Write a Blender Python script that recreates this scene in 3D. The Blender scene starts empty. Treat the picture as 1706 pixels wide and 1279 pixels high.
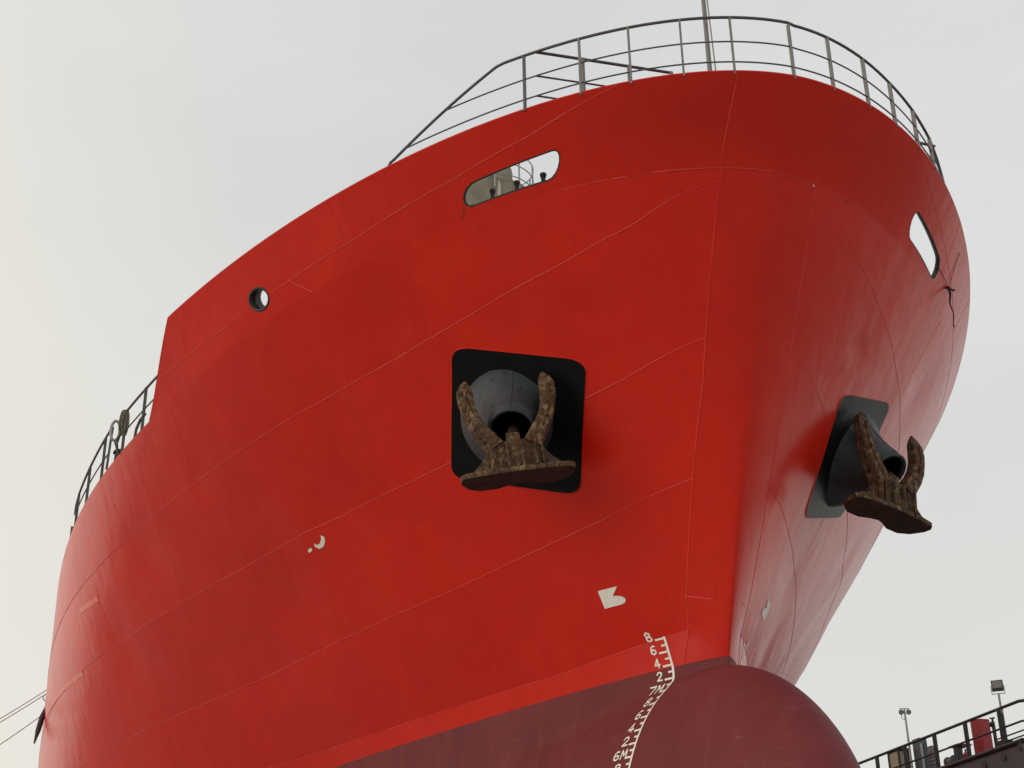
import bpy, bmesh, math, random
import numpy as np
from mathutils import Vector, Matrix
from mathutils.geometry import delaunay_2d_cdt
random.seed(7)
R = math.radians
scene = bpy.context.scene
COL = scene.collection

# ------------------------------------------------------------------ camera
CF, CX, CY, CZ, CYAW, CPIT, CROL = 2403.136, 19.63496, -9.25602, 1.72882, 2.833787, 0.452741, -0.016253
PW, PH = 1706.0, 1279.0
_F = Vector((math.cos(CYAW)*math.cos(CPIT), math.sin(CYAW)*math.cos(CPIT), math.sin(CPIT)))
_R0 = Vector((math.sin(CYAW), -math.cos(CYAW), 0)); _U0 = _R0.cross(_F)
_Rt = _R0*math.cos(CROL) + _U0*math.sin(CROL); _Up = _U0*math.cos(CROL) - _R0*math.sin(CROL)
cam_data = bpy.data.cameras.new('camera'); cam = bpy.data.objects.new('camera', cam_data); COL.objects.link(cam)
cam_data.sensor_width = 36.0; cam_data.lens = CF/PW*36.0; cam_data.clip_end = 6000; cam_data.clip_start = .1
m = Matrix((( _Rt.x, _Up.x, -_F.x, CX), (_Rt.y, _Up.y, -_F.y, CY), (_Rt.z, _Up.z, -_F.z, CZ), (0, 0, 0, 1)))
cam.matrix_world = m
scene.camera = cam
CAMP = Vector((CX, CY, CZ))
def view_ray(px, py):
    return (_F*CF + _Rt*(px-PW/2) - _Up*(py-PH/2)).normalized()
def at(px, py, y=None, z=None, x=None):           # where a sight line meets a plane of the place
    r = view_ray(px, py)
    s = (y-CY)/r.y if y is not None else ((z-CZ)/r.z if z is not None else (x-CX)/r.x)
    return CAMP + r*s

# ------------------------------------------------------------------ light
SUN_EL, SUN_AZ = R(10), R(282)                    # azimuth measured from +x towards +y
sun_dir = Vector((math.cos(SUN_EL)*math.cos(SUN_AZ), math.cos(SUN_EL)*math.sin(SUN_AZ), math.sin(SUN_EL)))
sd = bpy.data.lights.new('sun', 'SUN'); sd.energy = 1.35; sd.angle = R(60); sd.color = (1, .87, .70)
so = bpy.data.objects.new('sun', sd); COL.objects.link(so); so.rotation_euler = sun_dir.to_track_quat('Z', 'Y').to_euler()
world = bpy.data.worlds.new('World'); scene.world = world; world.use_nodes = True
wn, wl = world.node_tree.nodes, world.node_tree.links; wn.clear()
def W(t, **k):
    n = wn.new(t)
    for a, b in k.items(): setattr(n, a, b)
    return n
out = W('ShaderNodeOutputWorld'); bg = W('ShaderNodeBackground'); wl.new(bg.outputs[0], out.inputs[0])
sky = W('ShaderNodeTexSky', sky_type='NISHITA', sun_disc=False, sun_elevation=SUN_EL, sun_rotation=math.pi/2-SUN_AZ)
skm = W('ShaderNodeVectorMath', operation='SCALE'); skm.inputs['Scale'].default_value = .09; wl.new(sky.outputs[0], skm.inputs[0])
tc = W('ShaderNodeTexCoord')
mp = W('ShaderNodeMapping'); mp.inputs['Scale'].default_value = (1, 1, 2.2); wl.new(tc.outputs['Generated'], mp.inputs[0])
nz = W('ShaderNodeTexNoise'); nz.inputs['Scale'].default_value = 2.6; nz.inputs['Detail'].default_value = 5; nz.inputs['Roughness'].default_value = .5; wl.new(mp.outputs[0], nz.inputs['Vector'])
cr = W('ShaderNodeValToRGB'); cr.color_ramp.elements[0].position = .3; cr.color_ramp.elements[1].position = .72
cr.color_ramp.elements[0].color = (.695, .71, .70, 1); cr.color_ramp.elements[1].color = (.79, .80, .785, 1); wl.new(nz.outputs['Fac'], cr.inputs[0])
dt = W('ShaderNodeVectorMath', operation='DOT_PRODUCT'); wl.new(tc.outputs['Generated'], dt.inputs[0])
GA = R(228); glow_dir = Vector((math.cos(R(6))*math.cos(GA), math.cos(R(6))*math.sin(GA), math.sin(R(6))))
dt.inputs[1].default_value = glow_dir
mr = W('ShaderNodeMapRange', interpolation_type='SMOOTHSTEP'); mr.inputs['From Min'].default_value = .45; mr.inputs['From Max'].default_value = 1.0
mr.inputs['To Max'].default_value = 1.0; wl.new(dt.outputs['Value'], mr.inputs['Value'])
mx = W('ShaderNodeMix', data_type='RGBA'); wl.new(mr.outputs[0], mx.inputs['Factor']); wl.new(cr.outputs[0], mx.inputs['A']); mx.inputs['B'].default_value = (1.0, .92, .79, 1)
sx = W('ShaderNodeSeparateXYZ'); wl.new(tc.outputs['Generated'], sx.inputs[0])
hr = W('ShaderNodeMapRange', interpolation_type='SMOOTHSTEP'); hr.inputs['From Min'].default_value = .55; hr.inputs['From Max'].default_value = .1; hr.inputs['To Max'].default_value = .8; wl.new(sx.outputs['Z'], hr.inputs['Value'])
mh = W('ShaderNodeMix', data_type='RGBA'); wl.new(hr.outputs[0], mh.inputs['Factor']); wl.new(cr.outputs[0], mh.inputs['A']); mh.inputs['B'].default_value = (.79, .785, .735, 1); wl.new(mh.outputs['Result'], mx.inputs['A'])
mx2 = W('ShaderNodeMix', data_type='RGBA'); mx2.inputs['Factor'].default_value = .93; wl.new(skm.outputs[0], mx2.inputs['A']); wl.new(mx.outputs['Result'], mx2.inputs['B'])
wl.new(mx2.outputs['Result'], bg.inputs['Color']); bg.inputs['Strength'].default_value = 1.0
vs = scene.view_settings; vs.view_transform = 'Standard'; vs.look = 'None'; vs.exposure = 0; vs.gamma = 1; vs.use_curve_mapping = False

# ------------------------------------------------------------------ materials
MATS = {}
def mat(name, base, rough=.5, metal=0.0, spec=.5, noise=None, bump=None, spots=None, rnd=0, coat=0):
    """base colour; noise=(scale, colour2, lo, hi, stretch); bump=[(scale, strength, dist, stretch)]; spots=(scale, colour, threshold)"""
    M = bpy.data.materials.new(name); M.use_nodes = True; MATS[name] = M
    nt = M.node_tree; N, L = nt.nodes, nt.links; b = N['Principled BSDF']
    b.inputs['Roughness'].default_value = rough; b.inputs['Metallic'].default_value = metal
    b.inputs['Specular IOR Level'].default_value = spec; b.inputs['Base Color'].default_value = (*base, 1)
    if coat: b.inputs['Coat Weight'].default_value = coat; b.inputs['Coat Roughness'].default_value = .12
    t = N.new('ShaderNodeTexCoord'); cur = None
    def tex(scale, stretch, detail=5, rough=.6):
        q = N.new('ShaderNodeMapping'); q.inputs['Scale'].default_value = stretch; L.new(t.outputs['Object'], q.inputs[0])
        n = N.new('ShaderNodeTexNoise'); n.inputs['Scale'].default_value = scale; n.inputs['Detail'].default_value = detail; n.inputs['Roughness'].default_value = rough
        L.new(q.outputs[0], n.inputs['Vector']); return n
    for nn in (noise or []):
        sc, c2, lo, hi, st = nn
        n = tex(sc, st); r = N.new('ShaderNodeMapRange'); r.inputs['From Min'].default_value = lo; r.inputs['From Max'].default_value = hi
        L.new(n.outputs['Fac'], r.inputs['Value']); x = N.new('ShaderNodeMix'); x.data_type = 'RGBA'
        L.new(r.outputs[0], x.inputs['Factor'])
        if cur is None: x.inputs['A'].default_value = (*base, 1)
        else: L.new(cur, x.inputs['A'])
        x.inputs['B'].default_value = (*c2, 1); cur = x.outputs['Result']
    if rnd:
        oi = N.new('ShaderNodeObjectInfo'); r = N.new('ShaderNodeMapRange'); r.inputs['To Min'].default_value = 1-rnd; r.inputs['To Max'].default_value = 1+rnd
        L.new(oi.outputs['Random'], r.inputs['Value']); h = N.new('ShaderNodeHueSaturation'); L.new(r.outputs[0], h.inputs['Value'])
        if cur is None: h.inputs['Color'].default_value = (*base, 1)
        else: L.new(cur, h.inputs['Color'])
        cur = h.outputs[0]
    if cur is not None: L.new(cur, b.inputs['Base Color'])
    prev = None
    for (sc, stg, dist, st) in (bump or []):
        n = tex(sc, st, 2, .5); bp = N.new('ShaderNodeBump'); bp.inputs['Strength'].default_value = stg; bp.inputs['Distance'].default_value = dist
        L.new(n.outputs['Fac'], bp.inputs['Height'])
        if prev: L.new(prev, bp.inputs['Normal'])
        prev = bp.outputs[0]
    if prev: L.new(prev, b.inputs['Normal'])
    return M
U1 = (1, 1, 1)
mat('hull_red', (.64, .0165, .0035), .27, spec=.33, noise=[(.45, (.57, .0125, .0035), .38, .72, U1), (1.1, (.66, .025, .006), .52, .85, (1, 1, .4)), (7, (.53, .014, .006), .55, .85, (1, 1, .1)), (.33, (.605, .0165, .0045), .535, .56, (1, 1, 1.6))],
    bump=[(.8, .5, .05, U1), (2.6, .5, .02, (1.2, 1.2, .16))], rnd=.035)
mat('primer', (.78, .15, .10), .35, noise=[(4, (.72, .09, .06), .45, .7, U1)])
mat('antifouling', (.17, .031, .035), .6, spec=.15, noise=[(.6, (.14, .028, .031), .4, .7, U1), (4, (.185, .040, .042), .5, .75, (1, 1, .3)), (2.5, (.15, .038, .04), .58, .72, (.4, .4, 2)), (7, (.23, .065, .066), .64, .74, (.25, .25, 2))], bump=[(1.0, .4, .03, U1), (14, .25, .006, U1)])
mat('weld', (.76, .045, .018), .35, noise=[(.8, (.64, .0165, .0035), .42, .54, U1)])  # lighter than hull red: the beads' highlight is put into the colour
mat('black_paint', (.0045, .005, .0055), .38, spec=.12, noise=[(3, (.007, .008, .008), .45, .75, U1)], bump=[(2, .3, .02, U1)])
mat('bolster_paint', (.036, .046, .053), .5, spec=.35, noise=[(2.5, (.056, .068, .076), .42, .7, (1, 1, .3)), (7, (.014, .016, .018), .56, .7, (1, 1, .5))], bump=[(5, .3, .012, U1)])
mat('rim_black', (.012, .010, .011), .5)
mat('rail_grey', (.08, .085, .088), .5, noise=[(14, (.10, .055, .045), .52, .7, U1), (40, (.035, .038, .04), .5, .7, U1)])
mat('post_grey', (.20, .205, .20), .55, noise=[(9, (.22, .08, .06), .55, .72, U1), (30, (.13, .135, .13), .45, .7, U1)])
mat('rust', (.095, .053, .028), .88, spec=.25, noise=[(9, (.25, .175, .10), .5, .66, U1), (15, (.025, .016, .012), .51, .63, (1, 1, .5)), (22, (.22, .085, .03), .58, .7, U1), (2.5, (.07, .045, .034), .52, .7, U1)],
    bump=[(8, .7, .05, U1), (26, .7, .02, U1)])
mat('rust_shaded', (.045, .028, .024), .9, spec=.2, noise=[(6, (.07, .04, .03), .45, .65, U1)], bump=[(9, .6, .03, U1)])  # darker copy of the anchor rust, with shade put into the colour
mat('white_paint', (.84, .82, .76), .5, noise=[(20, (.74, .7, .62), .5, .7, U1)])
mat('deck_steel', (.16, .05, .04), .7, noise=[(2, (.2, .08, .06), .4, .7, U1)])
mat('beige', (.27, .24, .165), .6, noise=[(1.5, (.16, .145, .10), .4, .7, U1)])
mat('pale_trim', (.62, .59, .5), .6)
mat('dock_steel', (.16, .178, .185), .6, noise=[(.7, (.13, .145, .15), .4, .7, U1), (4, (.15, .15, .145), .55, .75, (1, 1, .3)), (14, (.12, .09, .08), .7, .8, (1, 1, .3))], bump=[(1.2, .4, .03, U1)])
mat('dock_dark', (.03, .031, .036), .6, noise=[(6, (.06, .045, .045), .5, .7, U1)])
mat('concrete', (.33, .315, .285), .9, noise=[(.15, (.29, .28, .26), .4, .65, U1), (1.2, (.40, .385, .355), .5, .7, U1), (.6, (.22, .2, .18), .62, .75, U1)], bump=[(6, .3, .02, U1)])
mat('timber', (.20, .13, .07), .85, noise=[(3, (.13, .085, .05), .4, .6, (1, 1, 6))])
mat('red_box', (.34, .024, .03), .5, noise=[(6, (.25, .02, .024), .45, .7, U1)])
mat('cream_board', (.40, .36, .27), .7, noise=[(4, (.31, .27, .2), .45, .7, U1)])
mat('slate_box', (.09, .10, .115), .6, noise=[(5, (.06, .07, .08), .45, .7, U1)])
mat('teal_box', (.05, .075, .08), .6, noise=[(5, (.035, .05, .055), .45, .7, U1)])
mat('lilac_box', (.19, .165, .18), .6, noise=[(6, (.12, .1, .12), .45, .7, U1)])
mat('lamp_glass', (.30, .29, .27), .15, spec=.6)
mat('galv', (.30, .31, .31), .45, metal=.3)
mat('wire', (.26, .24, .2), .7)
mat('hemp', (.11, .095, .07), .95, noise=[(30, (.19, .165, .12), .45, .6, U1)])
mat('dark_cord', (.045, .02, .018), .9)
mat('rubber', (.025, .02, .022), .7, noise=[(6, (.06, .03, .04), .5, .7, U1)])

# ------------------------------------------------------------------ mesh helpers
def link(o, parent=None):
    COL.objects.link(o)
    if parent is not None: o.parent = parent
    return o
def mesh_obj(name, verts, faces, material, parent=None, smooth=True, mats=None):
    me = bpy.data.meshes.new(name); me.from_pydata([tuple(v) for v in verts], [], faces); me.validate(); me.update()
    for mm in ([material] if not mats else mats): me.materials.append(MATS[mm])
    if smooth: me.polygons.foreach_set('use_smooth', [True]*len(me.polygons))
    return link(bpy.data.objects.new(name, me), parent)
def bm_obj(name, bm, material, parent=None, smooth=False, bevel=0):
    if bevel: bmesh.ops.bevel(bm, geom=[e for e in bm.edges if len(e.link_faces) == 2 and e.calc_face_angle(0) > .6], offset=bevel, segments=2, affect='EDGES', profile=.6)
    me = bpy.data.meshes.new(name); bm.to_mesh(me); bm.free(); me.materials.append(MATS[material])
    if smooth: me.polygons.foreach_set('use_smooth', [True]*len(me.polygons)); me.set_sharp_from_angle(angle=R(35))
    return link(bpy.data.objects.new(name, me), parent)
def set_normals(o, N):
    o.data.normals_split_custom_set_from_vertices([tuple(n) for n in N])
def empty(name, loc=(0, 0, 0), parent=None):
    o = bpy.data.objects.new(name, None); o.location = loc; o.empty_display_size = .3; return link(o, parent)
def tag(o, label, cat, group=None, kind=None):
    if label: o['label'] = label
    if cat: o['category'] = cat
    if group: o['group'] = group
    if kind: o['kind'] = kind
    return o
def add_box(bm, c, s, rot=None):
    M = Matrix.Translation(Vector(c)) @ (rot.to_4x4() if rot is not None else Matrix.Identity(4)) @ Matrix.Diagonal((s[0], s[1], s[2], 1))
    return bmesh.ops.create_cube(bm, size=1, matrix=M)['verts']
def add_cyl(bm, a, b, r, r2=None, n=10, caps=True):
    a, b = Vector(a), Vector(b); d = b-a
    M = Matrix.Translation((a+b)/2) @ d.to_track_quat('Z', 'Y').to_matrix().to_4x4()
    return bmesh.ops.create_cone(bm, cap_ends=caps, segments=n, radius1=r, radius2=r if r2 is None else r2, depth=d.length, matrix=M)['verts']
def frames(pts, up=None):
    pts = [Vector(p) for p in pts]; T = []
    for i in range(len(pts)):
        a = pts[max(i-1, 0)]; b = pts[min(i+1, len(pts)-1)]; T.append((b-a).normalized())
    u = Vector((0, 0, 1)) if up is None else Vector(up)
    if abs(T[0].dot(u)) > .95: u = Vector((1, 0, 0))
    n = (u - T[0]*u.dot(T[0])).normalized(); res = []
    for t in T:
        n = (n - t*n.dot(t)); n = n.normalized() if n.length > 1e-6 else t.orthogonal().normalized()
        res.append((t, n, t.cross(n)))
    return pts, res
def add_tube(bm, pts, r, n=8, closed=False, caps=True):
    """round tube along a polyline; r number or list"""
    pts, fr = frames(pts); rings = []
    for i, p in enumerate(pts):
        rr = r[i] if isinstance(r, (list, tuple)) else r; t, a, b = fr[i]
        rings.append([bm.verts.new(p + (a*math.cos(2*math.pi*k/n) + b*math.sin(2*math.pi*k/n))*rr) for k in range(n)])
    m_ = len(rings)
    for i in range(m_ if closed else m_-1):
        A, B = rings[i], rings[(i+1) % m_]
        if closed and i == m_-1:   # best match
            off = min(range(n), key=lambda s: sum((A[k].co-B[(k+s) % n].co).length for k in range(n))); B = [B[(k+off) % n] for k in range(n)]
        for k in range(n): bm.faces.new((A[k], A[(k+1) % n], B[(k+1) % n], B[k]))
    if caps and not closed:
        bm.faces.new(rings[0][::-1]); bm.faces.new(rings[-1])
def tube_obj(name, pts, r, material, parent=None, n=8, closed=False):
    bm = bmesh.new(); add_tube(bm, pts, r, n, closed); bmesh.ops.recalc_face_normals(bm, faces=bm.faces); return bm_obj(name, bm, material, parent, smooth=True)
def box_obj(name, c, s, material, parent=None, rot=None, bevel=.01):
    bm = bmesh.new(); add_box(bm, c, s, rot); return bm_obj(name, bm, material, parent, bevel=bevel)
def prism(bm, poly, d0, d1, M):
    """polygon in (a,b) extruded from d0 to d1 along the third local axis, placed by 4x4 M"""
    lo = [bm.verts.new(M @ Vector((p[0], d0, p[1]))) for p in poly]; hi = [bm.verts.new(M @ Vector((p[0], d1, p[1]))) for p in poly]
    n = len(poly); bm.faces.new(lo); bm.faces.new(hi[::-1])
    for i in range(n): bm.faces.new((lo[i], hi[i], hi[(i+1) % n], lo[(i+1) % n]))

# ------------------------------------------------------------------ hull form (x forward, starboard = -y, z above keel)
ZW = 7.35; HB = 9.69293
HS = (.77597, 2.46765, .63674, -.13856); HL = (35.73105, -19.84099, 4.62213); HA = (1.37215, 1.00913); HBb = (1.22525, .39079, .15592)
KN = (14.00997, -.06213, .00131); TP = (4.55307, 15.32354, 1.44637, 1.85382); TZ = (15.05125, -.04947, .00024)
BX, BW, BH, BZ, BE, BD, BX1, BE2, BSL = 3.8572, 1.4929, 2.6531, 4.6276, .502, -.523, .6627, .5119, .42   # bulb: length, half width, half height, centre height
def xstem(z):
    if z < ZW: return HS[0] - (ZW-z)*.05
    u = (z-ZW)/7; return HS[0] + HS[1]*u + HS[2]*u*u + HS[3]*u**3
def bulb_sec(x):                                      # half width, half height, centre height of the bulb at x
    S = 1 if x <= 0 else max(1-(x/BX)**2, 0)**BE
    w = BW-BSL*max(x, -3) if x < BX1 else (BW-BSL*BX1)*max(1-((x-BX1)/(BX-BX1))**2, 0)**BE2
    return w, BH*S, BZ+(BD*(x/BX)**2 if x > 0 else 0)
def bulb_y(x, z):
    w, h, zc = bulb_sec(x)
    if h <= 0: return 0
    q = 1-((z-zc)/h)**2
    return w*math.sqrt(q) if q > 0 else 0
def Yh(x, z):
    if z >= ZW:
        u = (z-ZW)/7; L = HL[0]+HL[1]*u+HL[2]*u*u; a = HA[0]+HA[1]*u; b = HBb[0]+HBb[1]*u+HBb[2]*u*u
    else: L = HL[0]+(ZW-z)*.6; a = HA[0]; b = HBb[0]
    t = min(max((xstem(z)-x)/L, 0), 1); y = HB*max(1-(1-t)**a, 0)**(1/b)
    D = xstem(z)-x
    if D > 9: q = min((D-9)/16, 1); q = q*q*(3-2*q); y += (HB-y)*.62*q
    if z < 1.6: y *= max(1-((1.6-z)/1.6)**2*.35, 0)
    return y
def Y(x, z):
    y = Yh(x, z)
    if 7.35 <= z < 8.9 and -12 < x < .75:              # upright strip above the paint line, flare starts at its top
        zl = 7.66+.16*max(0, min(1, (x+2)/2.4)); y0 = Yh(x, ZW); yl = y0+.06*(zl-ZW); f = .42*min(1, (x+12)/6)*min(1, (.75-x)/.35)
        if z <= zl: y = y*(1-f)+(y0+.06*(z-ZW))*f
        else: q = (z-zl)/(8.9-zl); y -= max(Yh(x, zl)-yl, 0)*(1-q)**2*f
    if x > -5 and 5 < z < 8.4 and y > 0:
        b = bulb_y(x, z) if z < BZ+BH else 0; k = min(.16+max(0, 7.2-z)*.3, .4)*min(1, y/.4); b -= max(0, z-7.1)*.25
        h = max(k-abs(y-b), 0)/k; y = max(y, b)+h*h*k*.25
    elif x > -5 and z <= 5 and y > 0:
        b = bulb_y(x, z); k = .4*min(1, y/.4); h = max(k-abs(y-b), 0)/k; y = max(y, b)+h*h*k*.25
    return y
XK = xstem(KN[0])
def zk(D): D = min(D, 23.7); return KN[0]+KN[1]*D+KN[2]*D*D
def Kp(D): z = zk(D); x = XK-D; return Vector((x, -Yh(x, z), z))
def Tp(D):
    t = min(D/TP[1], 1); return Vector((TP[0]-D, -HB*max(1-(1-t)**TP[2], 0)**(1/TP[3]), TZ[0]+TZ[1]*D+TZ[2]*D*D))
def Bp(D, w):
    a, b = Kp(D), Tp(D); z = zk(D)-.06; c = Vector((XK-D, -Yh(XK-D-.03, z), z))
    p = hull_low(D); e = (a-p); e *= (b-a).length/e.length
    return a.lerp(b, w)+(e-(b-a))*(.55*w*(1-w)**2)
def hull_low(D):
    z = zk(D)-.25; x = xstem(z)-D-(XK-xstem(zk(D)))*0; return Vector((x, -Yh(x, z), z))
def mirror(v, s): return Vector((v[0], v[1]*(-s), v[2])) if s > 0 else Vector(v)     # s=-1 starboard (as built), +1 port
DENT = [(hx_, hz_, r_, a_) for hx_, hz_, r_, a_ in ((1.55, 12.35, .16, .022), (-.75, 13.0, .45, .03), (-.4, 12.55, .5, -.02), (-3.9, 11.0, .35, .022), (-4.9, 10.75, .5, -.02), (-2.2, 8.4, .6, .02), (-6.5, 9.9, .8, .03), (-1.0, 9.3, .5, .016), (-9.5, 11.6, .7, .035), (-12.3, 10.4, .8, .04), (1.2, 12.9, .6, -.015), (-2.6, 12.0, .7, .022))]
def hull(x, z):
    y = Y(x, z)
    for a, b, r, h in DENT:
        d = ((x-a)**2+(z-b)**2)/(r*r)
        if d < 9: y -= 1.7*h*math.exp(-d)
    return Vector((x, -y, z))
def hull_n(x, z):
    e = .02; a = hull(x+e, z)-hull(x-e, z); b = hull(x, z+e)-hull(x, z-e); n = a.cross(b).normalized()
    return n if n.y < 0 else -n
def bul_n(D, w):
    e = .01; a = Bp(D+e, w)-Bp(max(D-e, 0), w); b = Bp(D, w+.02)-Bp(D, w-.02); n = a.cross(b).normalized()
    return n if n.y < 0 else -n
DSZ = np.array([7.35, 8.2, 9.83, 11.1, 12.4, 13.2, 14.04]); DSD = np.array([.6, .53, .39, .26, .19, .15, .11])
def Ds(z): return float(np.interp(z, DSZ, DSD))
def seam(pts):
    a = np.array([(xstem(z)-x-Ds(z), z) for x, z in pts]); a = a[np.argsort(a[:, 0])]
    tt = np.linspace(-1, 95, 9600); zz = np.interp(tt, a[:, 0], a[:, 1])
    k = np.hanning(17); k /= k.sum(); pad = np.concatenate([np.full(8, zz[0]), zz, np.full(8, zz[-1])])
    zz = np.convolve(pad, k, 'valid'); k2 = np.hanning(201); k2 /= k2.sum(); z2 = np.convolve(np.concatenate([np.full(100, zz[0]), zz, np.full(100, zz[-1])]), k2, 'valid')
    bl = np.clip((tt-.5)/1.2, 0, 1); zz = zz*(1-bl)+z2*bl; return lambda t: float(np.interp(t, tt, zz))
SA = seam([(3.33, 13.816), (2.57, 13.31), (1.64, 12.94), (1.02, 12.81), (.02, 12.59), (-1.07, 12.45), (-2.08, 12.38), (-4.4, 12.28), (-12, 12.05), (-40, 11.9), (-90, 11.9)])
SB = seam([(2.30, 11.733), (1.395, 11.342), (.877, 11.2), (-1.44, 10.9), (-2.74, 10.82), (-4.07, 10.77), (-12, 10.6), (-40, 10.5), (-90, 10.5)])
SC = seam([(1.354, 9.854), (.021, 9.542), (-2.3, 9.28), (-3.47, 9.21), (-8.47, 9.04), (-17.3, 8.86), (-40, 8.8), (-90, 8.8)])
SL = seam([(.366, 7.818), (-.4, 7.765), (-1, 7.727), (-2, 7.66), (-4, 7.66), (-9, 7.66), (-90, 7.66)])
SP = lambda t: ZW
SK = lambda t: zk(t+.11)
def PT(t, z):                                        # point on the shell, t metres aft of the stem plate
    if abs(z-zk(t+.11)) < 1e-4: return Kp(t+.11)
    return hull(xstem(z)-Ds(z)-t, z)

ship = empty('cargo_ship', (0, 0, 0))
tag(ship, 'huge red ship bow with dark maroon bulb towering over the camera', 'ship')
AFT = 80.0
def shell_n(t, z):
    e = .015; z = min(z, zk(t+.11)-.02); f = lambda t_, z_: hull(xstem(z_)-Ds(z_)-t_, z_)
    n = (f(t-e, z)-f(t+e, z)).cross(f(t, z+e)-f(t, z-e)).normalized(); return n if n.y < 0 else -n
def strake(lo, hi, t0, t1, material, nz, side):
    ts = []; t = t0
    while t < t1-1e-6:
        ts.append(t); t += .06 if t < .5 else .15 if t < 3 else .3 if t < 12 else .8 if t < 40 else 4
    ts.append(t1); V = []; Fc = []
    for t in ts:
        a, b = lo(t), hi(t)
        for j in range(nz+1): V.append(mirror(PT(t, a+(b-a)*j/nz if j < nz else b), side))
    m_ = nz+1
    for i in range(len(ts)-1):
        for j in range(nz):
            q = (i*m_+j, i*m_+j+1, (i+1)*m_+j+1, (i+1)*m_+j); Fc.append(q if side < 0 else q[::-1])
    o = mesh_obj('hull_plate' if material == 'hull_red' else 'bottom_plate', V, Fc, material, ship); N = []
    for t in ts:
        a, b = lo(t), hi(t)
        for j in range(nz+1): N.append(mirror(shell_n(t, min(max(a+(b-a)*j/nz, a+.018), b-.018)), side))
    set_normals(o, N); return o
BUTT = {0: [0, 3.0, 9.2, 15.5, 22, 30, 40, 55, AFT], 1: [0, 4.6, 11.0, 18, 26, 36, 50, AFT], 2: [0, 2.4, 7.6, 13.4, 20, 28, 38, 54, AFT], 3: [0, 5.6, 12.4, 19, 27, 38, 52, AFT], 4: [0, 3.4, 8.4, 16, 25, 38, 56, AFT]}
STR = [(SA, SK, 8), (SB, SA, 10), (SC, SB, 10), (SL, SC, 10), (SP, SL, 4)]
for side in (-1, 1):
    for i, (lo, hi, nz_) in enumerate(STR):
        bt = BUTT[i]
        for a, b in zip(bt[:-1], bt[1:]): strake(lo, hi, a, b, 'hull_red', nz_, side)
# bottom below the paint line
def bottom(side):
    Zs = list(np.linspace(ZW, 6.4, 26))+list(np.linspace(6.3, 5, 10))+[4.2, 3.4, 2.6, 1.8, 1.2, .8, .4, .1, 0]
    ds = list(np.linspace(0, 1, 20)**1.5*1.0)+list(np.linspace(1.1, 6, 34))+list(np.linspace(6.8, 30, 28))+[36, 44, 55, 70, AFT+.6]
    V = []; Fc = []; m_ = len(Zs)
    for d in ds:
        for z in Zs: V.append(mirror(hull(xstem(z)-d, z), side))
    V2 = len(V)
    for i in range(len(ds)-1):
        for j in range(m_-1):
            q = (i*m_+j, (i+1)*m_+j, (i+1)*m_+j+1, i*m_+j+1); Fc.append(q if side < 0 else q[::-1])
    for i in range(len(ds)): V.append(Vector((V[i*m_+m_-1].x, 0, 0)))
    for i in range(len(ds)-1):
        q = (i*m_+m_-1, (i+1)*m_+m_-1, V2+i+1, V2+i); Fc.append(q if side < 0 else q[::-1])
    return mesh_obj('bottom_plate', V, Fc, 'antifouling', ship)
bottom(-1); bottom(1)
# bulb
V = []; Fc = []; NB = 96
xs_ = [BX*math.sin(a) for a in np.linspace(math.asin(.60/BX), math.pi/2*.995, 34)]
for x in xs_:
    w, h, zc = bulb_sec(x)
    for k in range(NB):
        a = 2*math.pi*k/NB; V.append(Vector((x, w*math.cos(a), zc+h*math.sin(a))))
for i in range(len(xs_)-1):
    for k in range(NB): Fc.append((i*NB+k, (i+1)*NB+k, (i+1)*NB+(k+1) % NB, i*NB+(k+1) % NB)[::-1])
Fc.append(tuple((len(xs_)-1)*NB+k for k in range(NB)))
ob = mesh_obj('bulbous_bow', V, Fc, 'antifouling', ship); ob['label'] = 'dark maroon rounded bulb at the foot of the stem'
# stem plate over both sides
V = []; Fc = []; Zs = list(np.linspace(ZW, 14.0, 46)); n_ = 10
for z in Zs:
    d = Ds(z)
    row = [hull(xstem(z)-d*(k/n_)**1.6, z) for k in range(n_, 0, -1)]
    for p in row: V.append(p)
    V.append(Vector((xstem(z), 0, z)))
    for p in row[::-1]: V.append(mirror(p, 1))
m_ = 2*n_+1
zr = Zs[-1]
for k in range(m_):                                   # last row lies on the knuckle
    d = .11*(abs(n_-k)/n_)**1.6; p = Kp(d); V[(len(Zs)-1)*m_+k] = p if k < n_ else mirror(p, 1)
for i in range(len(Zs)-1):
    for k in range(m_-1): Fc.append((i*m_+k, i*m_+k+1, (i+1)*m_+k+1, (i+1)*m_+k))
mesh_obj('stem_plate', V, Fc, 'hull_red', ship)
# aft closing bulkhead and decks
xa = -AFT; V = []; Fc = []
zz_ = list(np.linspace(0, 13.2, 16))
for z in zz_: V += [Vector((xa+.5, -Y(xa+.5, z), z)), Vector((xa+.5, Y(xa+.5, z), z))]
for i in range(len(zz_)-1): Fc.append((2*i, 2*i+1, 2*i+3, 2*i+2))
mesh_obj('aft_bulkhead', V, Fc, 'hull_red', ship, smooth=False)
V = []; Fc = []; dl = list(np.linspace(.02, 12, 40))+list(np.linspace(13, AFT+3, 30))
for D in dl:
    p = Kp(D); p.y *= .995; V += [Vector((p.x, p.y, p.z-.02)), Vector((p.x, 0, p.z+.1)), Vector((p.x, -p.y, p.z-.02))]
for i in range(len(dl)-1):
    for k in range(2): Fc.append((3*i+k, 3*i+k+1, 3*i+4+k, 3*i+3+k)[::-1])
mesh_obj('deck', V, Fc, 'deck_steel', ship)

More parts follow.
